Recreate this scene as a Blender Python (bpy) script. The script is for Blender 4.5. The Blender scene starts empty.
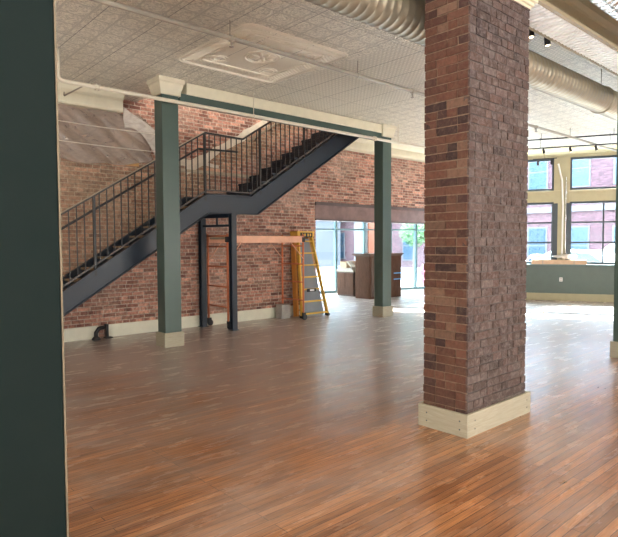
import bpy, bmesh, math, random
from mathutils import Vector, Matrix
random.seed(7)
C = bpy.context.scene.collection
sc = bpy.context.scene
V = Vector

# ------------------------------------------------------------------ materials
def mat(name):
    m = bpy.data.materials.new(name); m.use_nodes = True
    nt = m.node_tree; nt.nodes.clear()
    out = nt.nodes.new('ShaderNodeOutputMaterial')
    b = nt.nodes.new('ShaderNodeBsdfPrincipled')
    nt.links.new(b.outputs[0], out.inputs[0])
    return m, nt, b, out

class N:
    """small helper for building node graphs"""
    def __init__(s, nt): s.nt = nt
    def new(s, t, **k):
        n = s.nt.nodes.new(t)
        for a, v in k.items(): setattr(n, a, v)
        return n
    def put(s, sock, v):
        if isinstance(v, bpy.types.NodeSocket): s.nt.links.new(v, sock)
        elif v is not None: sock.default_value = v
    def math(s, op, a, b=None, c=None, clamp=False):
        n = s.new('ShaderNodeMath', operation=op); n.use_clamp = clamp
        s.put(n.inputs[0], a)
        if b is not None: s.put(n.inputs[1], b)
        if c is not None: s.put(n.inputs[2], c)
        return n.outputs[0]
    def mix(s, f, a, b, blend='MIX'):
        n = s.new('ShaderNodeMix', data_type='RGBA', blend_type=blend)
        s.put(n.inputs[0], f); s.put(n.inputs[6], a); s.put(n.inputs[7], b)
        return n.outputs[2]
    def noise(s, vec, scale, detail=3, rough=.55, dist=0):
        n = s.new('ShaderNodeTexNoise'); s.put(n.inputs['Vector'], vec)
        n.inputs['Scale'].default_value = scale; n.inputs['Detail'].default_value = detail
        n.inputs['Roughness'].default_value = rough; n.inputs['Distortion'].default_value = dist
        return n.outputs[0]
    def ramp(s, f, stops):
        n = s.new('ShaderNodeValToRGB'); s.put(n.inputs[0], f)
        e = n.color_ramp.elements
        while len(e) < len(stops): e.new(.5)
        for i, (p, c) in enumerate(stops):
            e[i].position = p; e[i].color = (*c, 1) if len(c) == 3 else c
        return n.outputs[0]
    def rng(s, f, a, b, c=0., d=1.):
        n = s.new('ShaderNodeMapRange'); s.put(n.inputs[0], f)
        for i, v in enumerate((a, b, c, d)): n.inputs[i+1].default_value = v
        return n.outputs[0]
    def mapping(s, vec, scale=(1,1,1), loc=(0,0,0), rot=(0,0,0)):
        n = s.new('ShaderNodeMapping'); s.put(n.inputs[0], vec)
        n.inputs['Scale'].default_value = scale; n.inputs['Location'].default_value = loc
        n.inputs['Rotation'].default_value = rot
        return n.outputs[0]
    def bump(s, h, strength, dist, normal=None):
        n = s.new('ShaderNodeBump'); s.put(n.inputs['Height'], h)
        n.inputs['Strength'].default_value = strength; n.inputs['Distance'].default_value = dist
        if normal: s.put(n.inputs['Normal'], normal)
        return n.outputs[0]
    def uv(s): return s.new('ShaderNodeTexCoord').outputs['UV']
    def ob(s): return s.new('ShaderNodeTexCoord').outputs['Object']

def simple(name, col, rough=.5, metal=0, var=.12, nscale=6, bump=0, spec=.5, coat=0):
    m, nt, b, o = mat(name); g = N(nt)
    c = (*col, 1); v = g.noise(g.ob(), nscale, 4)
    dark = tuple(x*(1-var) for x in col) + (1,); light = tuple(min(1, x*(1+var)) for x in col) + (1,)
    g.put(b.inputs['Base Color'], g.mix(g.rng(v, .3, .7), dark, light))
    g.put(b.inputs['Roughness'], g.rng(v, .3, .7, max(.03, rough-.06), rough+.06))
    b.inputs['Metallic'].default_value = metal
    b.inputs['Specular IOR Level'].default_value = spec
    b.inputs['Coat Weight'].default_value = coat
    if bump: g.put(b.inputs['Normal'], g.bump(g.noise(g.ob(), nscale*8, 3), .4, bump))
    return m

def brick_wall_mat(name, c1, c2, mortar, patch, patch_lo=.5, patch_hi=.72, rough=.9, tan=False):
    m, nt, b, o = mat(name); g = N(nt)
    uv = g.uv()
    wob = g.noise(uv, 3, 2)
    vec = g.new('ShaderNodeVectorMath', operation='ADD'); g.put(vec.inputs[0], uv)
    s = g.math('MULTIPLY', g.math('SUBTRACT', wob, .5), .012)
    cb = g.new('ShaderNodeCombineXYZ'); g.put(cb.inputs[0], s); g.put(cb.inputs[1], s)
    g.put(vec.inputs[1], cb.outputs[0])
    def br(a, c, mo, off=(0, 0, 0)):
        n = g.new('ShaderNodeTexBrick', offset=.5)
        g.put(n.inputs['Vector'], g.mapping(vec.outputs[0], loc=off)); n.squash = .62; n.squash_frequency = 3
        n.inputs['Color1'].default_value = (*a, 1); n.inputs['Color2'].default_value = (*c, 1)
        n.inputs['Mortar'].default_value = (*mo, 1)
        n.inputs['Scale'].default_value = 1; n.inputs['Mortar Size'].default_value = .008
        n.inputs['Mortar Smooth'].default_value = .25
        n.inputs['Brick Width'].default_value = .215; n.inputs['Row Height'].default_value = .069
        return n
    b1 = br(c1, c2, mortar)
    b2 = br((.55, .5, .5), (1.5, 1.45, 1.4), (1, 1, 1), (.215*7, .069*12, 0))
    col = g.mix(1, b1.outputs[0], b2.outputs[0], 'MULTIPLY')
    big = g.noise(uv, .9, 4, .6, .4)
    col = g.mix(g.math('MULTIPLY', g.rng(big, patch_lo, patch_hi), .75), col, (*patch, 1))
    if tan:     # tan brick that once stood behind the older stair, between the stair and the plaster scar
        sp = g.new('ShaderNodeSeparateXYZ'); g.put(sp.inputs[0], uv); x, z = sp.outputs[0], sp.outputs[1]
        wv = g.math('MULTIPLY', g.math('SUBTRACT', g.noise(uv, 1.8, 5, .65), .5), .7)
        lo = g.math('SUBTRACT', g.math('ADD', z, wv), g.math('ADD', g.math('MULTIPLY', x, .635), -1.15))
        hi = g.math('SUBTRACT', g.math('MAXIMUM', g.math('ADD', g.math('MULTIPLY', x, .62), -.22), 3.12), g.math('ADD', z, g.math('MULTIPLY', wv, .15)))
        tz = g.math('MULTIPLY', g.rng(lo, 0, .35), g.rng(hi, 0, .12))
        col = g.mix(g.math('MULTIPLY', tz, .55), col, g.mix(.55, g.mix(1, col, (1.05, 1.25, 1.05, 1), 'MULTIPLY'), (.30, .205, .12, 1)))
    fine = g.noise(uv, 19, 5, .7)
    col = g.mix(.8, col, g.ramp(fine, [(.3, (.42, .40, .39)), (.5, (1, 1, 1)), (.7, (1.6, 1.55, 1.5))]), 'MULTIPLY')
    dust = g.noise(uv, 7, 5, .7)
    col = g.mix(g.math('MULTIPLY', g.rng(dust, .58, .75), .45), col, (*mortar, 1))
    g.put(b.inputs['Base Color'], col)
    b.inputs['Roughness'].default_value = rough
    h = g.math('ADD', g.math('MULTIPLY', b1.outputs[1], -1), g.math('MULTIPLY', fine, .6))
    g.put(b.inputs['Normal'], g.bump(h, .8, .012))
    return m

def attr_brick_mat(name, tint, smear, smear_amt):
    m, nt, b, o = mat(name); g = N(nt)
    a = g.new('ShaderNodeVertexColor', layer_name='hue').outputs[0]
    ob = g.ob(); f = g.noise(ob, 30, 5, .7); col = g.mix(1, a, (*tint, 1), 'MULTIPLY')
    col = g.mix(.8, col, g.ramp(f, [(.25, (.6, .58, .56)), (.5, (1, 1, 1)), (.8, (1.4, 1.35, 1.3))]), 'MULTIPLY')
    d = g.noise(ob, 14, 6, .75, 1.2)
    col = g.mix(g.math('MULTIPLY', g.rng(d, .46, .68), smear_amt), col, (*smear, 1))
    g.put(b.inputs['Base Color'], col); b.inputs['Roughness'].default_value = .9
    g.put(b.inputs['Normal'], g.bump(g.math('ADD', f, g.math('MULTIPLY', d, .6)), .7, .008))
    return m

def floor_mat():
    m, nt, b, o = mat('worn_wood_floor'); g = N(nt); uv = g.uv()
    def br(w, h, a, c, mo, ms, off=(0, 0, 0)):
        n = g.new('ShaderNodeTexBrick', offset=.37, offset_frequency=3)
        g.put(n.inputs['Vector'], g.mapping(uv, loc=off))
        n.inputs['Color1'].default_value = (*a, 1); n.inputs['Color2'].default_value = (*c, 1)
        n.inputs['Mortar'].default_value = (*mo, 1); n.inputs['Scale'].default_value = 1
        n.inputs['Mortar Size'].default_value = ms; n.inputs['Brick Width'].default_value = w
        n.inputs['Row Height'].default_value = h; n.inputs['Mortar Smooth'].default_value = .3
        return n
    p1 = br(1.9, .058, (.34, .140, .052), (.49, .225, .092), (.05, .02, .011), .0028)
    p2 = br(1.9, .058, (.74, .70, .68), (1.18, 1.18, 1.18), (1, 1, 1), .0028, (1.9*5, .058*11, 0))
    col = g.mix(1, p1.outputs[0], p2.outputs[0], 'MULTIPLY')
    grain = g.noise(g.mapping(uv, scale=(1.3, 34, 1)), 3, 5, .65, .5)
    col = g.mix(.85, col, g.ramp(grain, [(.28, (.42, .38, .35)), (.5, (1, 1, 1)), (.72, (1.6, 1.55, 1.45))]), 'MULTIPLY')
    # dark stained streaks along the boards
    st = g.noise(g.mapping(uv, scale=(.30, 4.6, 1)), 1.6, 6, .65, .5)
    col = g.mix(g.math('MULTIPLY', g.rng(st, .50, .62), .62), col, (.095, .038, .026, 1))
    # grey dust trodden into the boards plus painted grey glare, thick near the brick wall
    sep = g.new('ShaderNodeSeparateXYZ'); g.put(sep.inputs[0], uv)
    near = g.rng(g.math('ADD', sep.outputs[1], g.math('MULTIPLY', sep.outputs[0], .25)), 2.8, 9.2)
    du = g.noise(g.mapping(uv, scale=(.6, 1.1, 1)), 1.1, 6, .68, .7)
    amt = g.math('MULTIPLY', g.rng(g.math('ADD', du, g.math('MULTIPLY', near, .52)), .50, .88), .85, clamp=True)
    col = g.mix(amt, col, (.42, .36, .335, 1))
    # whitish scuff marks
    sc_ = g.noise(g.mapping(uv, rot=(0, 0, .9), scale=(.7, 3.4, 1)), 1.3, 9, .8, 2.6)
    col = g.mix(g.math('MULTIPLY', g.rng(sc_, .71, .78), .15), col, (.5, .45, .41, 1))
    g.put(b.inputs['Base Color'], col)
    r = g.noise(g.mapping(uv, scale=(.8, 3, 1)), 2.5, 5, .65)
    g.put(b.inputs['Roughness'], g.math('ADD', g.rng(r, .3, .7, .26, .44), g.math('MULTIPLY', amt, .12)))
    b.inputs['Specular IOR Level'].default_value = .6
    b.inputs['Coat Weight'].default_value = .7; b.inputs['Coat IOR'].default_value = 1.6; g.put(b.inputs['Coat Roughness'], g.rng(r, .3, .7, .16, .32))
    wav = g.noise(g.mapping(uv, scale=(.7, 5, 1)), 2.2, 3, .5)
    h = g.math('ADD', g.math('MULTIPLY', p1.outputs[1], -1.2), g.math('ADD', g.math('MULTIPLY', wav, 2.6), g.math('MULTIPLY', grain, .25)))
    g.put(b.inputs['Normal'], g.bump(h, .5, .0035))
    return m

def tin_mat(name, base, zone=True, strength=.9):
    """pressed tin: scroll work inside repeated squares, seams every 61 cm"""
    m, nt, b, o = mat(name); g = N(nt); ob = g.ob()
    sep = g.new('ShaderNodeSeparateXYZ'); g.put(sep.inputs[0], ob)
    X, Y = sep.outputs[0], sep.outputs[1]
    def fr(a, per, off=0.): return g.math('SUBTRACT', g.math('FRACT', g.math('MULTIPLY', g.math('ADD', a, off), 1/per)), .5)
    T = .305
    u, v = fr(X, T, .1), fr(Y, T, .05)
    r = g.math('SQRT', g.math('ADD', g.math('MULTIPLY', u, u), g.math('MULTIPLY', v, v)))
    ang = g.math('ARCTAN2', v, u)
    petals = g.math('SINE', g.math('ADD', g.math('MULTIPLY', ang, 4), g.math('MULTIPLY', r, 14)))
    rings = g.math('SINE', g.math('MULTIPLY', r, 26))
    scroll = g.noise(ob, 9, 2, .5, 2.2)
    scr = g.math('SINE', g.math('MULTIPLY', scroll, 30))
    edge = g.math('MAXIMUM', g.math('ABSOLUTE', u), g.math('ABSOLUTE', v))
    frame = g.math('SINE', g.math('MULTIPLY', edge, 62))
    isf = g.math('GREATER_THAN', edge, .455)
    inner = g.math('ADD', g.math('MULTIPLY', g.math('MULTIPLY', petals, rings), .55), g.math('MULTIPLY', scr, .5))
    h = g.math('ADD', g.math('MULTIPLY', inner, g.math('SUBTRACT', 1, isf)), g.math('MULTIPLY', frame, g.math('MULTIPLY', isf, .9)))
    # fine grid zone beside the medallions
    u2, v2 = fr(X, .076), fr(Y, .076)
    e2 = g.math('MAXIMUM', g.math('ABSOLUTE', u2), g.math('ABSOLUTE', v2))
    gridh = g.math('SINE', g.math('MULTIPLY', e2, 14))
    if zone:
        z = g.math('MULTIPLY', g.math('GREATER_THAN', X, 5.62), g.math('LESS_THAN', X, 8.0))
        h = g.math('ADD', g.math('MULTIPLY', h, g.math('SUBTRACT', 1, z)), g.math('MULTIPLY', gridh, z))
    if zone:    # plain sheet inside the medallion
        mx_ = g.math('LESS_THAN', g.math('MAXIMUM', g.math('ABSOLUTE', g.math('SUBTRACT', X, 4.63)), g.math('ABSOLUTE', g.math('SUBTRACT', Y, 6.13))), .84)
        h = g.math('ADD', g.math('MULTIPLY', h, g.math('SUBTRACT', 1, mx_)), g.math('MULTIPLY', mx_, .5))
    sx = g.math('ABSOLUTE', fr(X, .61, .02)); seam = g.math('GREATER_THAN', sx, .4915)
    sy = g.math('ABSOLUTE', fr(Y, 2.44, .3)); seam2 = g.math('GREATER_THAN', sy, .4985)
    seam = g.math('MAXIMUM', seam, seam2)
    wear = g.noise(ob, 1.5, 4)
    col = g.mix(g.rng(wear, .3, .7), (*[x*.93 for x in base], 1), (*base, 1))
    col = g.mix(g.rng(h, -.7, .4, .6, 0), col, (*[x*.42 for x in base], 1))   # relief shading painted into the colour, darkening the recesses
    col = g.mix(g.math('MULTIPLY', seam, .72), col, (.10, .085, .07, 1))
    g.put(b.inputs['Base Color'], col)
    b.inputs['Roughness'].default_value = .34
    b.inputs['Specular IOR Level'].default_value = .8
    hh = g.math('SUBTRACT', h, g.math('MULTIPLY', seam, 2.5))
    g.put(b.inputs['Normal'], g.bump(hh, strength, .008))
    return m

def wood_mat(name, a, c, scale=(1, 1, 18), rough=.55, spec=.5):
    m, nt, b, o = mat(name); g = N(nt); b.inputs['Specular IOR Level'].default_value = spec
    n = g.noise(g.mapping(g.ob(), scale=scale), 4, 5, .6, 1.2)
    g.put(b.inputs['Base Color'], g.ramp(n, [(.3, a), (.7, c)]))
    b.inputs['Roughness'].default_value = rough
    g.put(b.inputs['Normal'], g.bump(n, .3, .002))
    return m

def glass_mat():
    m = bpy.data.materials.new('clear_glass'); m.use_nodes = True; nt = m.node_tree; nt.nodes.clear(); g = N(nt)
    out = g.new('ShaderNodeOutputMaterial'); tr = g.new('ShaderNodeBsdfTransparent'); gl = g.new('ShaderNodeBsdfGlossy')
    tr.inputs[0].default_value = (.93, .97, .97, 1); gl.inputs['Roughness'].default_value = .02
    lw = g.new('ShaderNodeLayerWeight'); fa = g.math('ADD', g.math('MULTIPLY', g.math('POWER', lw.outputs['Facing'], 4), .6), .04)
    mx = g.new('ShaderNodeMixShader'); nt.links.new(fa, mx.inputs[0]); nt.links.new(tr.outputs[0], mx.inputs[1])
    nt.links.new(gl.outputs[0], mx.inputs[2]); nt.links.new(mx.outputs[0], out.inputs[0]); return m

def plastic_mat(name, col, alpha):
    m = bpy.data.materials.new(name); m.use_nodes = True; nt = m.node_tree; nt.nodes.clear(); g = N(nt)
    out = g.new('ShaderNodeOutputMaterial'); tr = g.new('ShaderNodeBsdfTransparent'); b = g.new('ShaderNodeBsdfPrincipled')
    n = g.noise(g.mapping(g.ob(), scale=(1, 1, 2)), 5, 4, .6, 1.5)
    g.put(b.inputs['Base Color'], g.ramp(n, [(.3, tuple(x*.8 for x in col)), (.7, tuple(min(1, x*1.25) for x in col))]))
    b.inputs['Roughness'].default_value = .25
    mx = g.new('ShaderNodeMixShader'); mx.inputs[0].default_value = alpha
    nt.links.new(tr.outputs[0], mx.inputs[1]); nt.links.new(b.outputs[0], mx.inputs[2]); nt.links.new(mx.outputs[0], out.inputs[0]); return m

def lamp_mat(name, col, s):
    m, nt, b, o = mat(name); b.inputs['Base Color'].default_value = (*col, 1)
    b.inputs['Emission Color'].default_value = (*col, 1); b.inputs['Emission Strength'].default_value = s; return m

M = {}
M['floor'] = floor_mat()
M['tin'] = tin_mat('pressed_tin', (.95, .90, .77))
M['tin_soffit'] = simple('ribbed_tin', (.80, .80, .80), .3, var=.05)
M['brick_wall'] = brick_wall_mat('old_red_brick', (.23, .105, .08), (.46, .25, .19), (.44, .35, .29), (.47, .35, .28), .50, .78, tan=True)
M['pillar_warm'] = attr_brick_mat('pillar_brick_warm', (.44, .42, .44), (.17, .11, .075), .38)
M['pillar_grey'] = attr_brick_mat('pillar_brick_smeared', (.36, .34, .34), (.25, .215, .20), .5)
M['mortar'] = simple('lime_mortar', (.19, .13, .09), .95, var=.3, nscale=25, bump=.004)
M['mortar_grey'] = simple('grey_mortar', (.09, .075, .07), .95, var=.35, nscale=25, bump=.004)
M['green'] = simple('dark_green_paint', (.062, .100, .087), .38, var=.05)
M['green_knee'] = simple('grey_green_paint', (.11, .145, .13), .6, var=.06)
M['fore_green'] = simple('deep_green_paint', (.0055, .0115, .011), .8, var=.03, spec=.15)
M['cream'] = simple('cream_paint', (.70, .65, .50), .5, var=.05)
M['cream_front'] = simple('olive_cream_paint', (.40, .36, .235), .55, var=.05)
M['raw_trim'] = wood_mat('primed_board', (.32, .29, .21), (.42, .385, .30), (1, 1, 12), .6)
M['base_cream'] = simple('cream_base_paint', (.70, .68, .56), .5, var=.06)
M['plaster'] = simple('old_plaster', (.62, .55, .45), .8, var=.2, nscale=4, bump=.01)
M['wall_paint'] = simple('pale_wall_paint', (.62, .60, .54), .8, var=.05)
M['steel'] = simple('navy_black_steel', (.010, .019, .034), .42, var=.12, spec=.6)
M['rail'] = simple('black_rail_steel', (.012, .012, .014), .45, spec=.6)
M['rail_grey'] = simple('worn_grey_steel', (.10, .09, .085), .5)
M['rail_post_pale'] = simple('bare_grey_steel', (.35, .36, .38), .4, .5)
M['wood_tread'] = wood_mat('tread_oak', (.30, .20, .12), (.48, .35, .22), (1, 12, 1))
M['wood_rail'] = wood_mat('pale_handrail', (.32, .25, .18), (.45, .37, .27), (1, 12, 1))
M['orange_steel'] = simple('orange_scaffold_paint', (.66, .20, .09), .5, var=.1)
M['pink_steel'] = simple('faded_orange_paint', (.78, .42, .28), .5, var=.1)
M['yellow'] = simple('yellow_fibreglass', (.80, .47, .07), .4, var=.08)
M['ladder_orange'] = simple('orange_fibreglass', (.62, .26, .05), .45, var=.1)
M['grey_panel'] = simple('grey_metal_panel', (.23, .26, .30), .5, var=.08, nscale=3)
M['black'] = simple('black_plastic', (.02, .02, .022), .45)
M['rubber'] = simple('dark_rubber', (.03, .03, .035), .7)
M['concrete'] = simple('grey_concrete', (.33, .31, .29), .9, var=.2, bump=.004)
M['lintel'] = simple('rusty_brown_steel', (.20, .125, .115), .55, var=.25, nscale=5)
M['lintel_dark'] = simple('dark_rusty_steel', (.10, .07, .068), .55, var=.2)
M['edge_tan'] = simple('tan_edge_paint', (.16, .13, .09), .7, spec=.2)
M['beam_cream'] = simple('shaded_cream_paint', (.30, .25, .155), .5, var=.05)  # cream darkened so the paint carries the shade on the beam side
M['duct'] = simple('galvanised_duct', (.36, .315, .235), .42, .7, var=.08, spec=.6)
M['duct_silver'] = simple('silver_duct', (.70, .70, .72), .22, .85, var=.15, nscale=12)
M['pipe'] = simple('cream_painted_pipe', (.68, .62, .50), .4, var=.04)
M['pipe_grey'] = simple('taupe_painted_pipe', (.36, .32, .26), .45, var=.06)
M['frame'] = simple('dark_window_frame', (.04, .055, .07), .4)
M['frame_teal'] = simple('grey_green_window_frame', (.10, .17, .19), .4)
M['glass'] = glass_mat()
M['poly'] = plastic_mat('brown_tinted_poly_sheet', (.42, .33, .27), .55)
M['poly_clear'] = plastic_mat('clear_poly_sheet', (.72, .66, .60), .55)
M['cord'] = simple('white_cord', (.62, .56, .48), .7)
M['cab'] = wood_mat('walnut_cabinet', (.070, .034, .022), (.125, .066, .044), (8, 8, 1), .8, .12)
M['cab_pale'] = wood_mat('pale_cabinet_side', (.10, .068, .055), (.16, .115, .098), (8, 8, 1), .8, .12)
M['counter'] = simple('pale_counter', (.34, .29, .23), .4)
M['cardboard'] = simple('cardboard', (.50, .35, .24), .8, var=.12)
M['blue_tape'] = simple('blue_tape', (.10, .32, .65), .5)
M['white'] = simple('white_plastic', (.8, .8, .8), .4, var=.03)
M['conc_ground'] = simple('pale_sidewalk', (.45, .44, .42), .9, var=.1, nscale=2)
M['asphalt'] = simple('asphalt', (.16, .16, .17), .9, var=.15, nscale=4)
M['pink_brick'] = brick_wall_mat('far_pink_brick', (.062, .026, .034), (.072, .031, .040), (.075, .045, .05), (.08, .045, .05))
M['far_stone'] = simple('far_pale_stone', (.080, .080, .086), .8)
M['far_window'] = simple('far_blue_window', (.012, .035, .060), .3, spec=.4)
M['orange_brick'] = simple('orange_painted_pier', (.20, .045, .015), .7)
M['car_white'] = simple('white_car_paint', (.80, .80, .82), .25, coat=.6, var=.02)
M['car_glass'] = simple('dark_car_glass', (.10, .16, .18), .08, spec=.8)
M['red_lens'] = simple('red_tail_lens', (.70, .03, .05), .3)
M['leaf'] = simple('bright_leaf', (.05, .13, .035), .7, var=.35, nscale=9)
M['bark'] = simple('tree_bark', (.14, .10, .08), .9)
M['hydrant'] = simple('faded_red_paint', (.22, .04, .07), .5)
M['bulb'] = lamp_mat('warm_bulb', (1, .80, .5), 4)
M['osb'] = simple('orange_wood_board', (.62, .34, .13), .8, var=.2)

# ------------------------------------------------------------------ mesh builder
class MB:
    def __init__(s): s.v = []; s.f = []; s.c = []; s.mi = []; s.sm = []
    def add(s, vs, fs, col=None, mi=0, smooth=False):
        k = len(s.v); s.v += [tuple(p) for p in vs]
        for f in fs:
            s.f.append([i+k for i in f]); s.c.append(col); s.mi.append(mi); s.sm.append(smooth)
        return s
    def box(s, x0, x1, y0, y1, z0, z1, **k):
        vs = [(x, y, z) for x in (x0, x1) for y in (y0, y1) for z in (z0, z1)]
        return s.add(vs, [(0, 1, 3, 2), (4, 6, 7, 5), (0, 4, 5, 1), (2, 3, 7, 6), (0, 2, 6, 4), (1, 5, 7, 3)], **k)
    def bar(s, p, q, w, h, up=V((0, 0, 1)), **k):
        """rectangular bar from p to q, w sideways, h along up"""
        p, q = V(p), V(q); d = (q-p).normalized(); si = d.cross(V(up))
        if si.length < 1e-4: si = V((1, 0, 0))
        si.normalize(); u = si.cross(d).normalized()
        vs = [c + si*a*w/2 + u*b*h/2 for c in (p, q) for a in (-1, 1) for b in (-1, 1)]
        return s.add(vs, [(0, 1, 3, 2), (4, 6, 7, 5), (0, 4, 5, 1), (2, 3, 7, 6), (0, 2, 6, 4), (1, 5, 7, 3)], **k)
    def prism_y(s, pts, y0, y1, **k):
        """polygon in XZ extruded along Y"""
        n = len(pts); vs = [(x, y0, z) for x, z in pts] + [(x, y1, z) for x, z in pts]
        fs = [tuple(range(n)), tuple(range(2*n-1, n-1, -1))] + [(i, i+n, (i+1) % n+n, (i+1) % n) for i in range(n)]
        return s.add(vs, fs, **k)
    def prism_x(s, pts, x0, x1, **k):
        n = len(pts); vs = [(x0, y, z) for y, z in pts] + [(x1, y, z) for y, z in pts]
        fs = [tuple(range(n)), tuple(range(2*n-1, n-1, -1))] + [(i, i+n, (i+1) % n+n, (i+1) % n) for i in range(n)]
        return s.add(vs, fs, **k)
    def prism_z(s, pts, z0, z1, **k):
        n = len(pts); vs = [(x, y, z0) for x, y in pts] + [(x, y, z1) for x, y in pts]
        fs = [tuple(range(n)), tuple(range(2*n-1, n-1, -1))] + [(i, i+n, (i+1) % n+n, (i+1) % n) for i in range(n)]
        return s.add(vs, fs, **k)
    def tube(s, pts, r, n=12, cap=True, smooth=True):
        pts = [V(p) for p in pts]; rs = r if isinstance(r, (list, tuple)) else [r]*len(pts)
        vs = []; ref = None
        for i, p in enumerate(pts):
            d = (pts[min(i+1, len(pts)-1)] - pts[max(i-1, 0)]).normalized()
            if ref is None:
                ref = d.cross(V((0, 0, 1)))
                if ref.length < 1e-3: ref = V((1, 0, 0))
            a = (ref - d*ref.dot(d)).normalized(); ref = a; b = d.cross(a)
            for j in range(n):
                t = 2*math.pi*j/n; vs.append(p + (a*math.cos(t) + b*math.sin(t))*rs[i])
        fs = [(i*n+j, i*n+(j+1) % n, (i+1)*n+(j+1) % n, (i+1)*n+j) for i in range(len(pts)-1) for j in range(n)]
        s.add(vs, fs, smooth=smooth)
        if cap:
            k = len(s.v) - len(vs)
            s.f.append([k+j for j in range(n)][::-1]); s.f.append([k+(len(pts)-1)*n+j for j in range(n)])
            for _ in (0, 1): s.c.append(None); s.mi.append(0); s.sm.append(False)
        return s
    def lathe(s, c, prof, n=20, axis='z'):
        """profile of (r, h) about an axis through c"""
        vs = []
        for r, h in prof:
            for j in range(n):
                t = 2*math.pi*j/n; a, b = r*math.cos(t), r*math.sin(t)
                vs.append({'z': (c[0]+a, c[1]+b, c[2]+h), 'y': (c[0]+a, c[1]+h, c[2]+b), 'x': (c[0]+h, c[1]+a, c[2]+b)}[axis])
        fs = [(i*n+j, i*n+(j+1) % n, (i+1)*n+(j+1) % n, (i+1)*n+j) for i in range(len(prof)-1) for j in range(n)]
        fs += [tuple(range(n))[::-1], tuple((len(prof)-1)*n+j for j in range(n))]
        return s.add(vs, fs, smooth=True)
    def build(s, name, m, parent=None, bevel=0):
        me = bpy.data.meshes.new(name)
        off = V((0, 0, 0))
        if parent is not None:
            p = parent
            while p is not None: off += p.location; p = p.parent
        me.from_pydata([V(v)-off for v in s.v], [], s.f); me.update()
        for mm in (m if isinstance(m, (list, tuple)) else [m]): me.materials.append(mm)
        me.polygons.foreach_set('material_index', s.mi)
        me.polygons.foreach_set('use_smooth', s.sm)
        bm = bmesh.new(); bm.from_mesh(me); bmesh.ops.recalc_face_normals(bm, faces=bm.faces); bm.to_mesh(me); bm.free()
        uvl = me.uv_layers.new(name='UVMap')
        for p in me.polygons:
            n = p.normal; a = max(range(3), key=lambda i: abs(n[i]))
            for li in p.loop_indices:
                q = me.vertices[me.loops[li].vertex_index].co + off
                uvl.data[li].uv = (q.y, q.z) if a == 0 else ((q.x, q.z) if a == 1 else (q.x, q.y))
        if any(c is not None for c in s.c):
            ca = me.color_attributes.new(name='hue', type='FLOAT_COLOR', domain='CORNER')
            for p in me.polygons:
                c = s.c[p.index] or (1, 1, 1)
                for li in p.loop_indices: ca.data[li].color = (*c, 1)
        o = bpy.data.objects.new(name, me); C.objects.link(o)
        if parent is not None: o.parent = parent
        if bevel:
            bv = o.modifiers.new('bevel', 'BEVEL'); bv.width = bevel; bv.segments = 2; bv.limit_method = 'ANGLE'
        return o

def tag(o, label, cat, group=None, kind=None):
    if label: o['label'] = label
    if cat: o['category'] = cat
    if group: o['group'] = group
    if kind: o['kind'] = kind
    return o
def thing(name, loc, label, cat, group=None):
    o = bpy.data.objects.new(name, None); C.objects.link(o); o.location = loc; o.empty_display_size = .2
    return tag(o, label, cat, group)
def struct(o): o['kind'] = 'structure'; return o
def copy_tree(o, parent=None):
    c = o.copy(); C.objects.link(c)
    if parent: c.parent = parent
    for ch in list(o.children): copy_tree(ch, c)
    return c

WALL = 9.45      # face of the brick side wall
CEIL = 4.15
# front wall: pilaster centre and direction
P0 = V((15.30, 6.72, 0)); D = V((.452, -.892, 0)).normalized(); NI = V((-D.y, D.x, 0)); 
if NI.x > 0: NI = -NI                       # NI points into the room
def fw(s, n=0., z=0.): p = P0 + D*s + NI*n; return V((p.x, p.y, z))
S_END = 16.4; S_BEG = -(WALL-6.72)/.892
def fbox(mb, s0, s1, n0, n1, z0, z1):
    vs = [fw(s, n, z) for s in (s0, s1) for n in (n0, n1) for z in (z0, z1)]
    mb.add(vs, [(0, 1, 3, 2), (4, 6, 7, 5), (0, 4, 5, 1), (2, 3, 7, 6), (0, 2, 6, 4), (1, 5, 7, 3)]); return mb

# ------------------------------------------------------------------ room shell
A0 = V((8.64, 13.99, 0)); A1 = V((16.3, 11.65, 0))       # entry glass line
fe = fw(S_END); fb = fw(S_BEG)
pts = [(-6, -8), (fe.x, -8), (fe.x, fe.y), (fb.x, fb.y), (A1.x, A1.y), (A0.x, A0.y), (8.64, WALL+.3), (-6, WALL+.3)]
mb = MB(); mb.prism_z(pts, -.08, 0); struct(mb.build('floor', M['floor']))
# main ceiling, leaving the stair opening free
OX0, OX1, OY0 = 4.35, 9.30, 8.08
mb = MB()
mb.prism_z([(-6, -8), (fe.x, -8), (fe.x+.2, fe.y), (fb.x+.6, 8.08), (-6, OY0)], CEIL, CEIL+.06)
mb.box(-6, OX0, OY0, WALL, CEIL, CEIL+.06)
mb.box(OX1, 14.6, OY0, WALL, CEIL, CEIL+.06)
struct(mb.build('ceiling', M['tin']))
# brick side wall with the wide entry opening, running up past the upper floor
mb = MB()
OPX0, OPX1 = 8.64, 13.5
mb.box(-6, OPX0, WALL, WALL+.35, 0, 7.0)
mb.box(OPX0, OPX1, WALL, WALL+.35, 2.576, 7.0)
mb.box(OPX1, 14.3, WALL, WALL+.35, 0, 7.0)
struct(mb.build('wall_left', M['brick_wall']))
mb = MB(); mb.box(-6.2, -6, -8, WALL+.35, 0, CEIL+.06); struct(mb.build('wall_back', M['wall_paint']))
mb = MB(); mb.box(-6.2, fe.x+.4, -8.2, -8, 0, CEIL+.06); struct(mb.build('wall_right', M['wall_paint']))
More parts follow.
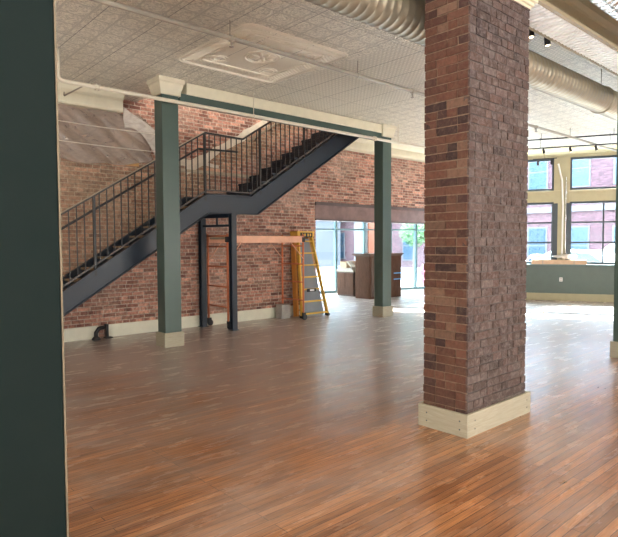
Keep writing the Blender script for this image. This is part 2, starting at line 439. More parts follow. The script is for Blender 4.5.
# upper storey around the stair opening
mb = MB()
mb.box(OX0-.1, OX0, OY0, WALL, CEIL+.06, 4.45); mb.box(OX1, OX1+.1, OY0, WALL, CEIL+.06, 4.45)
mb.box(OX0-.1, OX1+.1, OY0-.12, OY0, CEIL+.06, 4.45)
struct(mb.build('trim_5', M['plaster']))
mb = MB(); mb.box(0, 14, 3.9, 4.0, 4.21, 7.0); mb.box(-.1, 0, 3.9, WALL, 4.21, 7.0); mb.box(14, 14.1, 3.9, WALL, 4.21, 7.0)
struct(mb.build('wall_upper', M['wall_paint']))
mb = MB(); mb.box(-.1, 14.1, 3.9, WALL+.35, 7.0, 7.1); struct(mb.build('ceiling_upper', M['wall_paint']))

# front wall: knee wall, head, pilasters and window bays
mb = MB(); fbox(mb, S_BEG, S_END, -.25, 0, 0, .985); struct(mb.build('wall_front', M['green_knee']))
mb = MB(); fbox(mb, S_BEG, S_END, 0, .03, 0, .2); struct(mb.build('baseboard_front', M['cream_front'], bevel=.005))
mb = MB(); fbox(mb, S_BEG, S_END, -.27, .25, .985, 1.01); struct(mb.build('trim_1', M['frame_teal'], bevel=.005))
mb = MB(); fbox(mb, S_BEG, S_END, -.2, .02, 2.72, 3.03); fbox(mb, S_BEG, S_END, .02, .04, 2.96, 3.03)
struct(mb.build('trim_2', M['cream_front'], bevel=.006))
mb = MB(); fbox(mb, S_BEG, S_END, -.22, .0, 3.92, CEIL+.06); fbox(mb, S_BEG, S_END, 0, .05, 3.95, 4.02); struct(mb.build('trim_3', M['cream_front'], bevel=.006))
bays = []
pil = MB(); k = -1; starts = []
s = -.2 - 2.7
while s < S_END-1:
    starts.append(s+.0); s += 2.9
for i, s0 in enumerate(starts):
    a, b_ = s0+.2, s0+2.7
    fbox(pil, b_, b_+.4 if i+1 < len(starts) else S_END, -.2, .035, 1.01, 3.92)
fbox(pil, S_BEG, starts[0]+.2, -.2, .035, 1.01, 3.92)
struct(pil.build('trim_4', M['cream_front'], bevel=.006))
for i, s0 in enumerate(starts):
    a, b_ = s0+.2, s0+2.7
    f = MB()
    for z0, z1 in ((1.01, 2.72), (3.03, 3.92)):
        for (p, q) in ((a, a+.05), (b_-.05, b_)): fbox(f, p, q, -.13, -.03, z0, z1)
        fbox(f, a, b_, -.13, -.03, z0, z0+.06); fbox(f, a, b_, -.13, -.03, z1-.06, z1)
    w = struct(f.build('window_%d' % (i+1), M['frame']))
    m_ = MB()
    for t in (.333, .667): fbox(m_, a+(b_-a)*t-.02, a+(b_-a)*t+.02, -.11, -.05, 1.07, 2.66)
    for z in (1.58, 2.13): fbox(m_, a+.05, b_-.05, -.11, -.05, z, z+.045)
    m_.build('glazing_bar', M['frame'], w)
    g_ = MB(); fbox(g_, a+.05, b_-.05, -.085, -.078, 1.07, 2.66); g_.build('window_pane', M['glass'], w)
    g_ = MB(); fbox(g_, a+.05, b_-.05, -.085, -.078, 3.09, 3.86); g_.build('transom_pane', M['glass'], w)
    tr = MB()
    for p in (a-.10, b_-.03): fbox(tr, p, p+.13, -.03, .045, 1.01, 2.68)
    tr.build('window_track', M['frame'], w)

# baseboard along brick wall and its wear
mb = MB(); mb.box(-6, 3.56, WALL-.03, WALL, 0, .22); mb.box(3.72, OPX0-.02, WALL-.03, WALL, 0, .22)
struct(mb.build('baseboard_left', M['base_cream'], bevel=.004))
# cornice along the top of the brick wall, both sides of the stair opening
def cornice(x0, x1, name):
    mb = MB()
    mb.prism_x([(WALL, 3.86), (9.22, 3.86), (9.20, 3.89), (9.20, 4.04), (9.16, 4.08), (9.12, CEIL), (WALL, CEIL)], x0, x1)
    return struct(mb.build(name, M['cream']))
cornice(-6, 3.98, 'trim_6'); cornice(OX1+.1, 14.2, 'trim_7')

# lintel of the entry opening
t = thing('steel_lintel', (11, WALL+.1, 2.15), 'rusty brown steel lintel spanning the entry opening in the brick wall', 'lintel')
mb = MB(); mb.box(OPX0-.02, OPX1+.1, WALL-.012, WALL+.30, 2.18, 2.50); mb.build('web', M['lintel'], t)
mb = MB(); mb.box(OPX0-.02, OPX1+.1, WALL-.045, WALL+.32, 2.50, 2.575); mb.build('top_flange', M['lintel_dark'], t)
mb = MB(); mb.box(OPX0-.02, OPX1+.1, WALL-.03, WALL+.32, 2.15, 2.18); mb.build('bottom_flange', M['lintel_dark'], t)

# entry alcove: side walls, ceiling, glass front
ad = (A1-A0).normalized(); an = V((-ad.y, ad.x, 0))
def al(s, n=0., z=0.): p = A0 + ad*s + an*n; return V((p.x, p.y, z))
def abox(mb, s0, s1, n0, n1, z0, z1):
    vs = [al(s, n, z) for s in (s0, s1) for n in (n0, n1) for z in (z0, z1)]
    mb.add(vs, [(0, 1, 3, 2), (4, 6, 7, 5), (0, 4, 5, 1), (2, 3, 7, 6), (0, 2, 6, 4), (1, 5, 7, 3)]); return mb
AL = (A1-A0).length
mb = MB(); mb.box(8.34, 8.64, WALL+.35, 14.1, 0, 2.6)
mb.prism_z([(OPX1, WALL+.35), (A1.x+.1, A1.y), (A1.x+.4, A1.y), (14.2, WALL+.35)], 0, 2.6)
struct(mb.build('wall_entry', M['wall_paint']))
mb = MB(); mb.prism_z([(8.34, WALL+.35), (14.2, WALL+.35), (A1.x+.4, A1.y+.2), (8.34, 14.3)], 2.5, 2.6); struct(mb.build('ceiling_entry', M['wall_paint']))
f = MB()
abox(f, 0, AL, -.06, .06, 0, .09); abox(f, 0, AL, -.06, .06, 2.40, 2.5); abox(f, 0, AL, -.05, .05, 2.04, 2.09)
for (u_) in (.03, 2.0, 4.11, 5.17, 6.2, 7.24, AL-.05): abox(f, u_-.035, u_+.035, -.06, .06, .09, 2.40)
w = struct(f.build('window_20', M['frame_teal']))
g_ = MB(); abox(g_, .05, AL-.05, -.004, .004, .09, 2.4); g_.build('window_pane', M['glass'], w)

# ------------------------------------------------------------------ green columns
def column(x, y, label, w=.28, d=.25, ceil=CEIL, cap=True):
    t = thing('green_column', (x+w/2, y+d/2, 0), label, 'column', 'dark green columns with pale base blocks')
    mb = MB(); mb.box(x, x+w, y, y+d, .0, 3.95); mb.build('shaft', M['green'], t, bevel=.006)
    e = .028
    mb = MB(); mb.box(x-e, x+w+e, y-e, y+d+e, 0, .225); mb.build('base_block', M['raw_trim'], t, bevel=.005)
    if cap:
        mb = MB()
        mb.box(x-.03, x+w+.03, y-.03, y+d+.03, 3.90, 3.93)
        prof = [(.03, 3.93), (.035, 3.97), (.055, 4.03), (.06, 4.07), (.08, 4.09), (.08, ceil-.001)]
        n = 0
        vs = []; fs = []
        for (q, z) in prof: vs += [(x-q, y-q, z), (x+w+q, y-q, z), (x+w+q, y+d+q, z), (x-q, y+d+q, z)]
        for i in range(len(prof)-1):
            for j in range(4): fs.append((i*4+j, i*4+(j+1) % 4, (i+1)*4+(j+1) % 4, (i+1)*4+j))
        fs += [(0, 1, 2, 3), tuple(range(len(vs)-4, len(vs)))]
        mb.add(vs, fs); mb.build('capital', M['cream'], t)
    return t
column(4.0, 7.84, 'dark green square column standing left of the tall stair landing posts, before the staircase')
column(9.16, 7.86, 'dark green square column in front of the wooden cabinets by the glass entry')
column(8.235, 2.62, 'dark green column cut by the right edge of the photo, beyond the brick pillar', w=.26, d=.26)
# foreground pier at the left edge
t = thing('green_pier', (.5, 2.85, 0), 'very dark green painted pier filling the left edge, nearest the camera', 'pier')
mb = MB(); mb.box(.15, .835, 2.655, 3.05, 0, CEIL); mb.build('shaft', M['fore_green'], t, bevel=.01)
mb = MB(); mb.box(.8355, .844, 2.66, 3.1, 0, CEIL); mb.build('edge_trim', M['edge_tan'], t)

# ------------------------------------------------------------------ beams
t = thing('ceiling_beam', (6.6, 7.93, CEIL), 'cream and green boxed beam along the stair opening between two green columns', 'beam')
mb = MB(); mb.box(4.33, 9.16, 7.87, 8.07, 3.84, 3.97); mb.build('green_soffit', M['green'], t)
mb = MB(); mb.prism_x([(7.83, 3.955), (7.82, 3.965), (7.82, 4.135), (8.07, 4.135), (8.07, 3.97), (7.83, 3.97)], 4.42, 9.07)
mb.build('cream_fascia', M['cream'], t)
t = thing('ceiling_beam', (3, 2.7, CEIL), 'cream moulded beam with ribbed tin underside running over the brick pillar', 'beam')
mb = MB()
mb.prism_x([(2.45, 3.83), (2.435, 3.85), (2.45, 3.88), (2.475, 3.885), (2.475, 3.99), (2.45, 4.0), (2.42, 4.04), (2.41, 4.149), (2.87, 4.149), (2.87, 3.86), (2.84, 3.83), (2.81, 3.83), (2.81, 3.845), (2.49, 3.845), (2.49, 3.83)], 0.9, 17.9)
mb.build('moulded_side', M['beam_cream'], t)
m_ = MB(); x = 1.0
mb = MB()
while x < 17.7:
    mb.box(x, x+.04, 2.50, 2.80, 3.826, 3.8395); x += .085
mb.box(1.0, 17.8, 2.492, 2.808, 3.8395, 3.8448)
mb.build('ribbed_soffit', M['tin_soffit'], t)

# ------------------------------------------------------------------ brick pillar
PX0, PX1, PY0, PY1 = 3.965, 4.945, 2.495, 2.925
t = thing('brick_pillar', ((PX0+PX1)/2, (PY0+PY1)/2, 0), 'big square pillar of old red brick with pale board skirting in the room centre', 'pillar')
mb = MB()
i_ = .0035
top = 3.83
vs = [(x, y, z) for x in (PX0+i_, PX1-i_) for y in (PY0+i_, PY1-i_) for z in (0, top)]
mb.add(vs, [(0, 1, 3, 2)], mi=0); mb.add(vs, [(4, 6, 7, 5)], mi=0); mb.add(vs, [(0, 4, 5, 1)], mi=1); mb.add(vs, [(2, 3, 7, 6), (0, 2, 6, 4), (1, 5, 7, 3)], mi=0)
mb.build('mortar_core', [M['mortar'], M['mortar_grey']], t)
warm = [(.20, .080, .05), (.24, .098, .06), (.30, .13, .08), (.22, .09, .052), (.14, .06, .042), (.075, .035, .032), (.11, .05, .04), (.33, .19, .12), (.25, .12, .075), (.21, .085, .052)]
grey = [(.20, .125, .11), (.22, .14, .12), (.18, .115, .10), (.25, .165, .145), (.21, .12, .10), (.15, .095, .09), (.27, .20, .18)]
bw, bg = MB(), MB()
CH = .0715; row = 0; z = .005
R = random.Random(3)
def jit(a): return R.uniform(-a, a)
def brick(mb, face, a0, a1, z0, z1, pal):
    c = R.choice(pal); k = R.uniform(.8, 1.2); c = tuple(q*k for q in c)
    e = R.uniform(.001, .009); dz = .05
    a0 += jit(.002); a1 += jit(.002); tilt = jit(.0015)
    if face == 'y0': bx = (a0, a1, PY0-e, PY0+dz)
    elif face == 'y1': bx = (a0, a1, PY1-dz, PY1+e)
    elif face == 'x0': bx = (PX0-e, PX0+dz, a0, a1)
    else: bx = (PX1-dz, PX1+e, a0, a1)
    k0 = len(mb.v)
    mb.box(*bx, z0+tilt, z1+tilt, col=c)
    for i in range(k0, len(mb.v)):
        x, y, zz = mb.v[i]; mb.v[i] = (x+jit(.0018), y+jit(.0018), zz+jit(.0018))
while z < top-.03:
    z1 = min(z+CH-.010, top-.002)
    for face, (lo, hi), tgt, pal in (('y0', (PX0, PX1), bg, grey), ('y1', (PX0, PX1), bw, warm), ('x0', (PY0+.012, PY1), bw, warm), ('x1', (PY0+.012, PY1), bw, warm)):
        a = lo; first = True
        header = (row % 5 == 2)
        while a < hi-.02:
            L = .10 if header else R.choice([.205, .205, .21, .10, .195]); 
            if face in ('y0',): L = R.choice([.10, .10, .205, .09, .15])
            if first and row % 2: L = .10
            first = False
            b1 = min(a+L, hi)
            if hi-b1 < .05: b1 = hi
            brick(tgt, face, a, b1-(.009 if b1 < hi else 0), z, z1, pal); a = b1
    z += CH; row += 1
bw.build('warm_brick_faces', M['pillar_warm'], t)
tag(bg.build('smeared_brick_face', M['pillar_grey'], t), 'greyish mortar-smeared brick face', None)
def board(x0, x1, y0, y1, screws):
    mb = MB(); mb.box(x0, x1, y0, y1, 0, .195); b_ = mb.build('skirting_board', M['raw_trim'], t, bevel=.003)
    s_ = MB()
    for p, q, ax in screws:
        for zz in (.06, .13):
            if ax == 'y': s_.lathe((p, q, zz), [(.007, -.0015), (.007, 0)], 10, 'y')
            else: s_.lathe((p, q, zz), [(.007, -.0015), (.007, 0)], 10, 'x')
    if screws: s_.build('screw_heads', M['frame'], b_)
board(3.915, 3.94, 2.458, 2.95, [(3.914, 2.53, 'x'), (3.914, 2.86, 'x')])
board(3.94, 4.995, 2.458, 2.483, [(4.03, 2.457, 'y'), (4.92, 2.457, 'y')])
board(4.97, 4.995, 2.483, 2.95, []); board(3.94, 4.97, 2.935, 2.96, [])
# cream moulding where the pillar meets the beam
mb = MB()
for q, z0, z1 in ((.015, 3.735, 3.76), (.035, 3.76, 3.79), (.06, 3.79, 3.83)): mb.box(PX0-q, PX1+q, PY0-q, PY1+q, z0, z1)
mb.build('capital', M['cream'], t, bevel=.008)

# ------------------------------------------------------------------ staircase
st = thing('staircase', (5.7, 9.0, 0), 'black steel staircase climbing along the brick wall through the ceiling', 'staircase')
SL = .635
def zt(x):     # stringer top edge
    if x <= 5.23: return 2.50 + SL*(x-5.23)
    if x <= 6.18: return 2.50
    return 2.50 + SL*(x-6.18)
XE = 9.22
def stringer(y0, y1, name):
    x_b = .90+.40
    pts = [(x_b, .0), (x_b, zt(x_b)) , (5.23, 2.50), (6.18, 2.50), (XE, zt(XE)), (XE, zt(XE)-.40), (6.33, 2.17), (5.27, 2.165), (1.86, .0)]
    mb = MB(); mb.prism_y(pts, y0, y1); o = mb.build(name, M['steel'], st)
    fl = MB()   # flanges of the channel
    for a, b_ in (((x_b, zt(x_b)), (5.23, 2.5)), ((5.23, 2.5), (6.18, 2.5)), ((6.18, 2.5), (XE, zt(XE)))):
        fl.bar((a[0], (y0+y1)/2-.02, a[1]), (b_[0], (y0+y1)/2-.02, b_[1]), .08, .012)
    for a, b_ in (((1.86, 0), (5.27, 2.165)), ((5.27, 2.165), (6.33, 2.17)), ((6.33, 2.17), (XE, zt(XE)-.40))):
        fl.bar((a[0], (y0+y1)/2-.02, a[1]), (b_[0], (y0+y1)/2-.02, b_[1]), .08, .012)
    fl.build('flange', M['steel'], o); return o
stringer(8.585, 8.61, 'stringer'); stringer(9.385, 9.41, 'stringer')
n = 13; rise = 2.46/14; run = rise/SL
for i in range(1, 14):
    z_ = 2.46-i*rise; x1 = 5.23-(i-1)*run
    mb = MB(); mb.box(x1-run-.02, x1, 8.61, 9.385, z_-.035, z_); tr = mb.build('tread', M['wood_tread'], st, bevel=.004)
    mb = MB(); mb.box(x1-.008, x1, 8.61, 9.385, z_, z_+rise-.035); mb.build('riser', M['steel'], tr)
rise2 = 1.99/11; run2 = rise2/SL
for i in range(1, 11):
    z_ = 2.46+i*rise2; x0 = 6.18+(i-1)*run2
    mb = MB(); mb.box(x0-.02, x0+run2, 8.61, 9.385, z_-.035, z_); tr = mb.build('tread', M['steel'], st, bevel=.004)
    mb = MB(); mb.box(x0, x0+.008, 8.61, 9.385, z_-rise2, z_-.035); mb.build('riser', M['steel'], tr)
    if i > 0:
        mb = MB(); mb.box(x0, x0+run2, 8.612, 9.383, z_-.045, z_-.036); mb.build('tread_pan', M['steel'], tr)
mb = MB(); mb.box(5.23, 6.18, 8.61, 9.385, 2.40, 2.46); mb.box(5.25, 5.31, 8.61, 9.385, 2.2, 2.40); mb.box(6.1, 6.16, 8.61, 9.385, 2.2, 2.40); mb.build('landing', M['steel'], st)
for x, y, z1 in ((5.70, 8.52, 2.17), (5.52, 9.30, 2.17)):
    mb = MB(); mb.box(x, x+.11, y, y+.012, 0, z1); mb.box(x, x+.11, y+.088, y+.10, 0, z1); mb.box(x+.045, x+.06, y+.012, y+.088, 0, z1)
    mb.box(x-.02, x+.13, y-.02, y+.12, 0, .012); mb.build('landing_post', M['steel'], st)
mb = MB(); mb.bar((5.755, 8.62, 2.13), (5.575, 9.30, 2.13), .07, .065); mb.bar((5.755, 8.62, 1.95), (5.575, 9.30, 1.95), .04, .04); mb.box(5.65, 5.68, 8.94, 8.97, 1.96, 2.11); mb.build('cross_beam', M['steel'], st)
# railing on the open side
YR = 8.60
def rz(x):
    if x <= 5.20: return 3.58 + .615*(x-5.20)
    if x <= 6.02: return 3.58 - .02*(x-5.20)
    return 3.565 + .635*(x-6.02)
rl = MB()
path = [(1.45, rz(1.45)), (5.20, rz(5.20)), (6.02, rz(6.02)), (8.0, rz(8.0)), (9.2, rz(9.2))]
for a, b_ in zip(path, path[1:]): rl.bar((a[0], YR, a[1]), (b_[0], YR, b_[1]), .05, .028)
rail = rl.build('top_rail', M['rail'], st)
mb = MB(); mb.bar((1.45, YR, rz(1.45)+.018), (5.18, YR, rz(5.18)+.018), .056, .012); mb.build('lit_rail_edge', M['wood_rail'], rail)  # pale strip painting the lit upper edge of the rail
mb = MB()
for a, b_ in (((1.45, zt(1.45)+.07), (5.23, 2.57)), ((5.23, 2.57), (6.2, 2.57)), ((6.2, 2.57), (9.2, zt(9.2)+.06))):
    mb.bar((a[0], YR, a[1]), (b_[0], YR, b_[1]), .03, .022)
mb.build('bottom_rail', M['rail_grey'], st)
mb = MB()
for a, b_ in (((1.6, rz(1.6)-.23), (5.12, rz(5.12)-.23)), ((5.12, rz(5.12)-.23), (5.95, 3.33))): mb.tube([(a[0], YR+.07, a[1]), (b_[0], YR+.07, b_[1])], .019, 10)
mb.build('handrail', M['rail'], st)
posts = [2.1, 3.22, 4.42, 5.20, 6.42, 7.55, 8.7]
for x in posts:
    mb = MB(); mb.box(x-.019, x+.019, YR-.019, YR+.019, zt(x)-.1, rz(x)); mb.build('rail_post', M['rail_post_pale'] if abs(x-4.42) < .01 else M['rail'], st)
x = 1.55
while x < 9.15:
    if min(abs(x-p) for p in posts) > .045:
        mb = MB(); mb.box(x-.0075, x+.0075, YR-.0075, YR+.0075, zt(x)+.06, rz(x)); mb.build('baluster', M['rail'], st)
    x += .117
# wall handrail and brackets
wr = thing('wall_handrail', (7.0, 9.38, 3.6), 'pale wooden wall handrail rising on the brick above the upper flight', 'handrail')
mb = MB(); mb.tube([(6.72, 9.37, 3.72), (9.0, 9.37, 5.17)], .024, 12); mb.build('rail', M['wood_rail'], wr)
for x in (6.9, 8.2):
    mb = MB(); mb.tube([(x, 9.37, 3.72+(x-6.72)*.636), (x, 9.40, 3.64+(x-6.72)*.636), (x, 9.45, 3.64+(x-6.72)*.636)], .008, 8)
    mb.build('bracket', M['rail'], wr)

# plaster scar of an older stair on the brick wall
mb = MB()
def ribbon(pts, th):
    n = len(pts)
    for i in range(n-1):
        (x0, z0, w0), (x1, z1, w1) = pts[i], pts[i+1]
        vs = [(x0, WALL-th, z0-w0/2), (x1, WALL-th, z1-w1/2), (x1, WALL-th, z1+w1/2), (x0, WALL-th, z0+w0/2),
              (x0, WALL+.01, z0-w0/2), (x1, WALL+.01, z1-w1/2), (x1, WALL+.01, z1+w1/2), (x0, WALL+.01, z0+w0/2)]
        mb.add(vs, [(0, 1, 2, 3), (0, 4, 5, 1), (3, 2, 6, 7), (0, 3, 7, 4), (1, 5, 6, 2)])
R = random.Random(5)
ribbon([(5.3+.15*i, 3.02+.092*i + R.uniform(-.02, .02), R.uniform(.13, .24)) for i in range(14)], .012)
ribbon([(4.75+.16*i, 3.16 + R.uniform(-.03, .03), R.uniform(.05, .16)) for i in range(9)], .010)
struct(mb.build('trim_8', M['plaster']))
# ledge board on wall under it
mb = MB(); mb.box(4.9, 6.85, WALL-.05, WALL, 2.98, 3.03); tag(mb.build('wall_ledge', M['wood_rail']), 'narrow tan wooden ledge fixed to the brick behind the stair landing', 'ledge')

# ------------------------------------------------------------------ plastic sheet on brick wall
def sheet(name, x0, x1, ztop, zbot, y, m, label, amp=.05, seed=1, nx=56, nz=34, group=None):
    R = random.Random(seed); ph = [R.uniform(0, 6) for _ in range(8)]
    mb = MB(); vs = []
    for j in range(nz+1):
        b = j/nz
        for i in range(nx+1):
            a = i/nx; x = x0+(x1-x0)*a; zt_, zb = ztop(a), zbot(a); z = zt_+(zb-zt_)*b
            q = x*2.1+z*3.2
            w = 1.1*abs(math.sin(q*1.9+ph[0]+.9*math.sin(x*2.3+ph[1])))**.5 + .7*abs(math.sin(x*3.1+z*7.5+ph[2]+.8*math.sin(z*3)))**.6 + .22*math.sin(x*17+z*23+ph[3])
            vs.append((x+.02*math.sin(z*7+ph[5]), y-amp*(.9+.55*w), z+.015*math.sin(x*9+ph[6])))
    fs = [(j*(nx+1)+i, j*(nx+1)+i+1, (j+1)*(nx+1)+i+1, (j+1)*(nx+1)+i) for j in range(nz) for i in range(nx)]
    mb.add(vs, fs, smooth=True); o = mb.build(name, m); so = o.modifiers.new('s', 'SOLIDIFY'); so.thickness = .001
    return tag(o, label, 'plastic sheet', group)
sheet('plastic_sheet', 1.2, 4.56, lambda a: 3.92 - .05*a - (max(0, a-.92)*2.5), lambda a: 3.02+.06*math.sin(a*7), WALL-.005, M['poly'], 'crumpled brown-tinted plastic sheet taped high on the brick wall', .075, 3, 110, 60)
sheet('plastic_sheet', 4.02, 4.72, lambda a: 3.98-.42*a, lambda a: 3.62-.45*a+.12*math.sin(a*5), WALL-.165, M['poly_clear'], 'loose clear plastic flap hanging beside the first green column', .02, 9, 26, 18)
for i, z in enumerate((3.63, 3.32)):
    mb = MB(); mb.tube([(1.2+3.6*k/12, WALL-.215, z-.04*math.sin(k/12*math.pi)+(.03-.09*k/12)) for k in range(13)], .009, 6)
    tag(mb.build('white_cord', M['cord']), ['upper white cord holding the plastic sheet to the brick', 'lower white cord holding the plastic sheet to the brick'][i], 'cord')
for i, (x0, x1, z0, z1) in enumerate(((3.38, 4.35, 3.0, 3.07), (3.50, 3.62, 3.30, 3.60), (2.5, 2.95, 2.98, 3.06), (4.1, 4.4, 3.4, 3.6))):
    mb = MB(); mb.box(x0, x1, WALL-.015, WALL, z0, z1)
    tag(mb.build('wood_board', M['osb']), ['long orange wood strip under the plastic sheet on the brick', 'small upright orange board behind the plastic sheet', 'short orange wood strip at the sheet lower left corner', 'orange board piece behind the sheet near the column'][i], 'board')

# ------------------------------------------------------------------ pipes and ducts
t = thing('sprinkler_pipe', (6, 7.6, 3.75), 'thin cream pipe running in front of the stair beam, with a coupling', 'pipe')
mb = MB(); mb.tube([(2.42, 7.6, CEIL), (2.42, 7.6, 3.80), (2.45, 7.6, 3.76), (2.50, 7.6, 3.748), (13.9, 7.6, 3.748)], .029, 12); mb.build('pipe_run', M['pipe'], t)
for x in (2.93, 8.6):
    mb = MB(); mb.lathe((x, 7.6, 3.748), [(.03, -.035), (.046, -.03), (.046, -.012), (.04, -.01), (.04, .01), (.046, .012), (.046, .03), (.03, .035)], 14, 'x')
    mb.build('coupling', M['pipe'], t)
for x in (5.55, 9.35, 12.4):
    mb = MB(); mb.tube([(x, 7.6, 3.77), (x, 7.6, CEIL)], .007, 8); mb.lathe((x, 7.6, 3.748), [(.034, -.012), (.034, .012)], 12, 'x'); mb.build('hanger', M['pipe'], t)
t = thing('sprinkler_pipe', (8, 5.37, 3.95), 'taupe sprinkler pipe crossing the tin ceiling past the medallion', 'pipe')
mb = MB(); mb.tube([(-5.9, 5.37, 3.95), (15.5, 5.37, 3.95)], .026, 12); mb.build('pipe_run', M['pipe_grey'], t)
for x in (1.5, 3.6, 5.72, 7.95, 10.4, 12.6):
    mb = MB(); mb.tube([(x, 5.37, 3.97), (x, 5.37, CEIL)], .006, 8); mb.lathe((x, 5.37, 3.95), [(.031, -.014), (.031, .014)], 12, 'x'); mb.build('hanger', M['pipe_grey'], t)
for x in (3.62, 6.95, 11.0):
    mb = MB(); mb.lathe((x, 5.37, 3.90), [(.004, -.05), (.028, -.045), (.028, -.04), (.006, -.036), (.014, -.01), (.014, .03)], 12, 'z')
    mb.lathe((x, 5.37, 3.95), [(.036, -.025), (.036, .025)], 12, 'x'); mb.build('sprinkler_head', M['pipe_grey'], t)
# diagonal rods near ceiling by the cornice
mb = MB(); mb.tube([(2.95, 9.0, 3.92), (3.30, 8.6, CEIL)], .012, 8); mb.tube([(2.95, 9.0, 3.92), (2.95, 9.0, 3.98)], .012, 8)
tag(mb.build('hanger_rod', M['pipe_grey']), 'thin dark angled rod hanging before the cream cornice at left', 'rod')
def duct(yc, zc, r, x0, x1, label, m, pitch, name='air_duct'):
    t = thing(name, ((x0+x1)/2, yc, zc), label, 'duct')
    mb = MB(); pts = []; rs = []
    x = x0
    while x < x1:
        for dx, dr in ((0, 0), (pitch*.42, 0), (pitch*.5, .0035), (pitch*.58, 0)): pts.append((x+dx, yc, zc)); rs.append(r+dr)
        x += pitch
    mb.tube(pts, rs, 32); mb.build('spiral_duct', m, t)
    for x in (x0+1.0, x0+4.2, x0+7.4, x0+10.6, x0+13.8):
        if x < x1:
            mb = MB(); mb.lathe((x, yc, zc), [(r+.014, -.015), (r+.016, 0), (r+.014, .015)], 32, 'x')
            mb.tube([(x, yc, zc+r), (x, yc, CEIL)], .006, 8); mb.build('duct_strap', m, t)
    return t
duct(3.27, 3.70, .185, -1.9, 15.4, 'big round spiral duct under the tin ceiling, passing behind the brick pillar', M['duct'], .095)
duct(2.02, 3.92, .155, 2.5, 16.5, 'shiny silver duct at the upper right corner beyond the cream beam', M['duct_silver'], .10)

# ------------------------------------------------------------------ ceiling medallion (pressed relief)
mb = MB(); cx, cy = 4.63, 6.13
def rrect(hx, hy, r, n=8):
    out = []
    for (sx, sy, a0) in ((1, 1, 0), (-1, 1, 90), (-1, -1, 180), (1, -1, 270)):
        for i in range(n+1):
            a = math.radians(a0+90*i/n); out.append((cx+sx*(hx-r)+r*math.cos(a), cy+sy*(hy-r)+r*math.sin(a)))
    return out
def bead(pts, r, z=CEIL): mb.tube([(x, y, z) for x, y in pts]+[(pts[0][0], pts[0][1], z)], r, 8, cap=False)
bead(rrect(.86, .86, .14), .014); bead(rrect(.82, .82, .12), .009)
bead(rrect(.60, .60, .05), .014)
for k in range(25):          # slanted ribs of the border
    a = -.70+k*.058
    for sg in (-1, 1):
        mb.bar((cx+a, cy+sg*.64, CEIL), (cx+a+.07, cy+sg*.78, CEIL), .018, .018)
        if True: mb.bar((cx+sg*.64, cy+a, CEIL), (cx+sg*.78, cy+a+.07, CEIL), .018, .018)
circ = [(cx+.24*math.cos(t_*math.pi/16), cy+.24*math.sin(t_*math.pi/16)) for t_ in range(32)]
bead(circ, .016); bead([(cx+(x-cx)*.82, cy+(y-cy)*.82) for x, y in circ], .008)
for k in range(8):
    a = k*math.pi/4; mb.tube([(cx+.03*math.cos(a), cy+.03*math.sin(a), CEIL), (cx+.10*math.cos(a), cy+.10*math.sin(a), CEIL-.004), (cx+.19*math.cos(a), cy+.19*math.sin(a), CEIL)], [.008, .030, .006], 8)
mb.lathe((cx, cy, CEIL), [(.04, 0), (.035, -.02), (.012, -.035)], 14, 'z')
for sx in (-1, 1):
    for sy in (-1, 1):
        for q in (.08, .13): bead([(cx+sx*.42+q*math.cos(t_*math.pi/8), cy+sy*.42+q*math.sin(t_*math.pi/8)) for t_ in range(16)], .008)
struct(mb.build('trim_9', simple('medallion_paint', (.90, .85, .73), .4, var=.05)))

# ------------------------------------------------------------------ track lights
def head(loc, aim, label, group=None, lit=False, s=1.0):
    t = thing('track_light', loc, label, 'track light', group)
    x, y, z = loc
    mb = MB(); mb.tube([(x, y, z), (x, y, z-.07*s)], .010*s, 8); mb.build('stem', M['black'], t)
    a = V(aim).normalized(); p = V((x, y, z-.07*s))
    mb = MB(); mb.tube([p-a*.03*s, p-a*.02*s, p+a*.12*s, p+a*.125*s], [.026*s, .038*s, .040*s, .038*s], 16); mb.build('can', M['black'], t)
    mb = MB(); mb.tube([p+a*.125*s, p+a*.135*s], [.030*s, .026*s], 16); mb.build('lens', M['bulb'] if lit else M['white'], t)
    return t
t = thing('light_track', (7.5, 3.22, 4.12), 'white ceiling light track beside the spiral duct beyond the brick pillar', 'light track')
mb = MB(); mb.box(5.75, 9.0, 3.0, 3.035, 4.06, CEIL); mb.build('rail', M['white'], t)
head((6.02, 3.017, 4.06), (.03, -.06, -1), 'black track spotlight half hidden by the brick pillar edge', 'spotlights beside the brick pillar', lit=True, s=.85)
head((6.41, 3.017, 4.06), (.12, -.06, -1), 'black track spotlight just right of the pillar on the tin ceiling', 'spotlights beside the brick pillar', lit=True, s=.85)
RAILS = ((2.6, 3.995, 'dark suspended light rail nearer the room, across the front windows'), (2.0, 3.888, 'dark suspended light rail closest to the front windows'))
for n_, z, lab in RAILS:
    t = thing('light_rail', fw(1.2, n_, z), lab, 'light track')
    mb = MB(); fbox(mb, -.9, 3.0, n_-.015, n_+.015, z, z+.028); mb.build('rail', M['black'], t)
    for s_ in (-.6, .9, 2.4):
        mb = MB(); mb.tube([fw(s_, n_, z+.028), fw(s_, n_, CEIL)], .005, 6); mb.build('hanger', M['black'], t)
for s_, lab, lit in ((-.54, 'small black spotlight on rail, leftmost above the window pilaster', False), (.05, 'small spotlight glowing warm on the rail above the front windows', True), (.60, 'small black spotlight on rail near the right green column', False)):
    head(fw(s_, 2.0, 3.915), (.3, -.2, -1), lab, 'spotlights on the window light rail', lit=lit, s=.75)
for s_, lab in ((-.62, 'tiny black spotlight low on its bracket, above left front window'), (-.28, 'tiny black spotlight low on its bracket, in front of the cream pilaster')):
    head(fw(s_, .35, 3.86), (.3, .2, -1), lab, 'tiny spotlights at the pilaster head', s=.8)
t = thing('light_bracket', fw(-.45, .35, 3.9), 'thin dark bracket holding two tiny spotlights at the pilaster head', 'bracket')
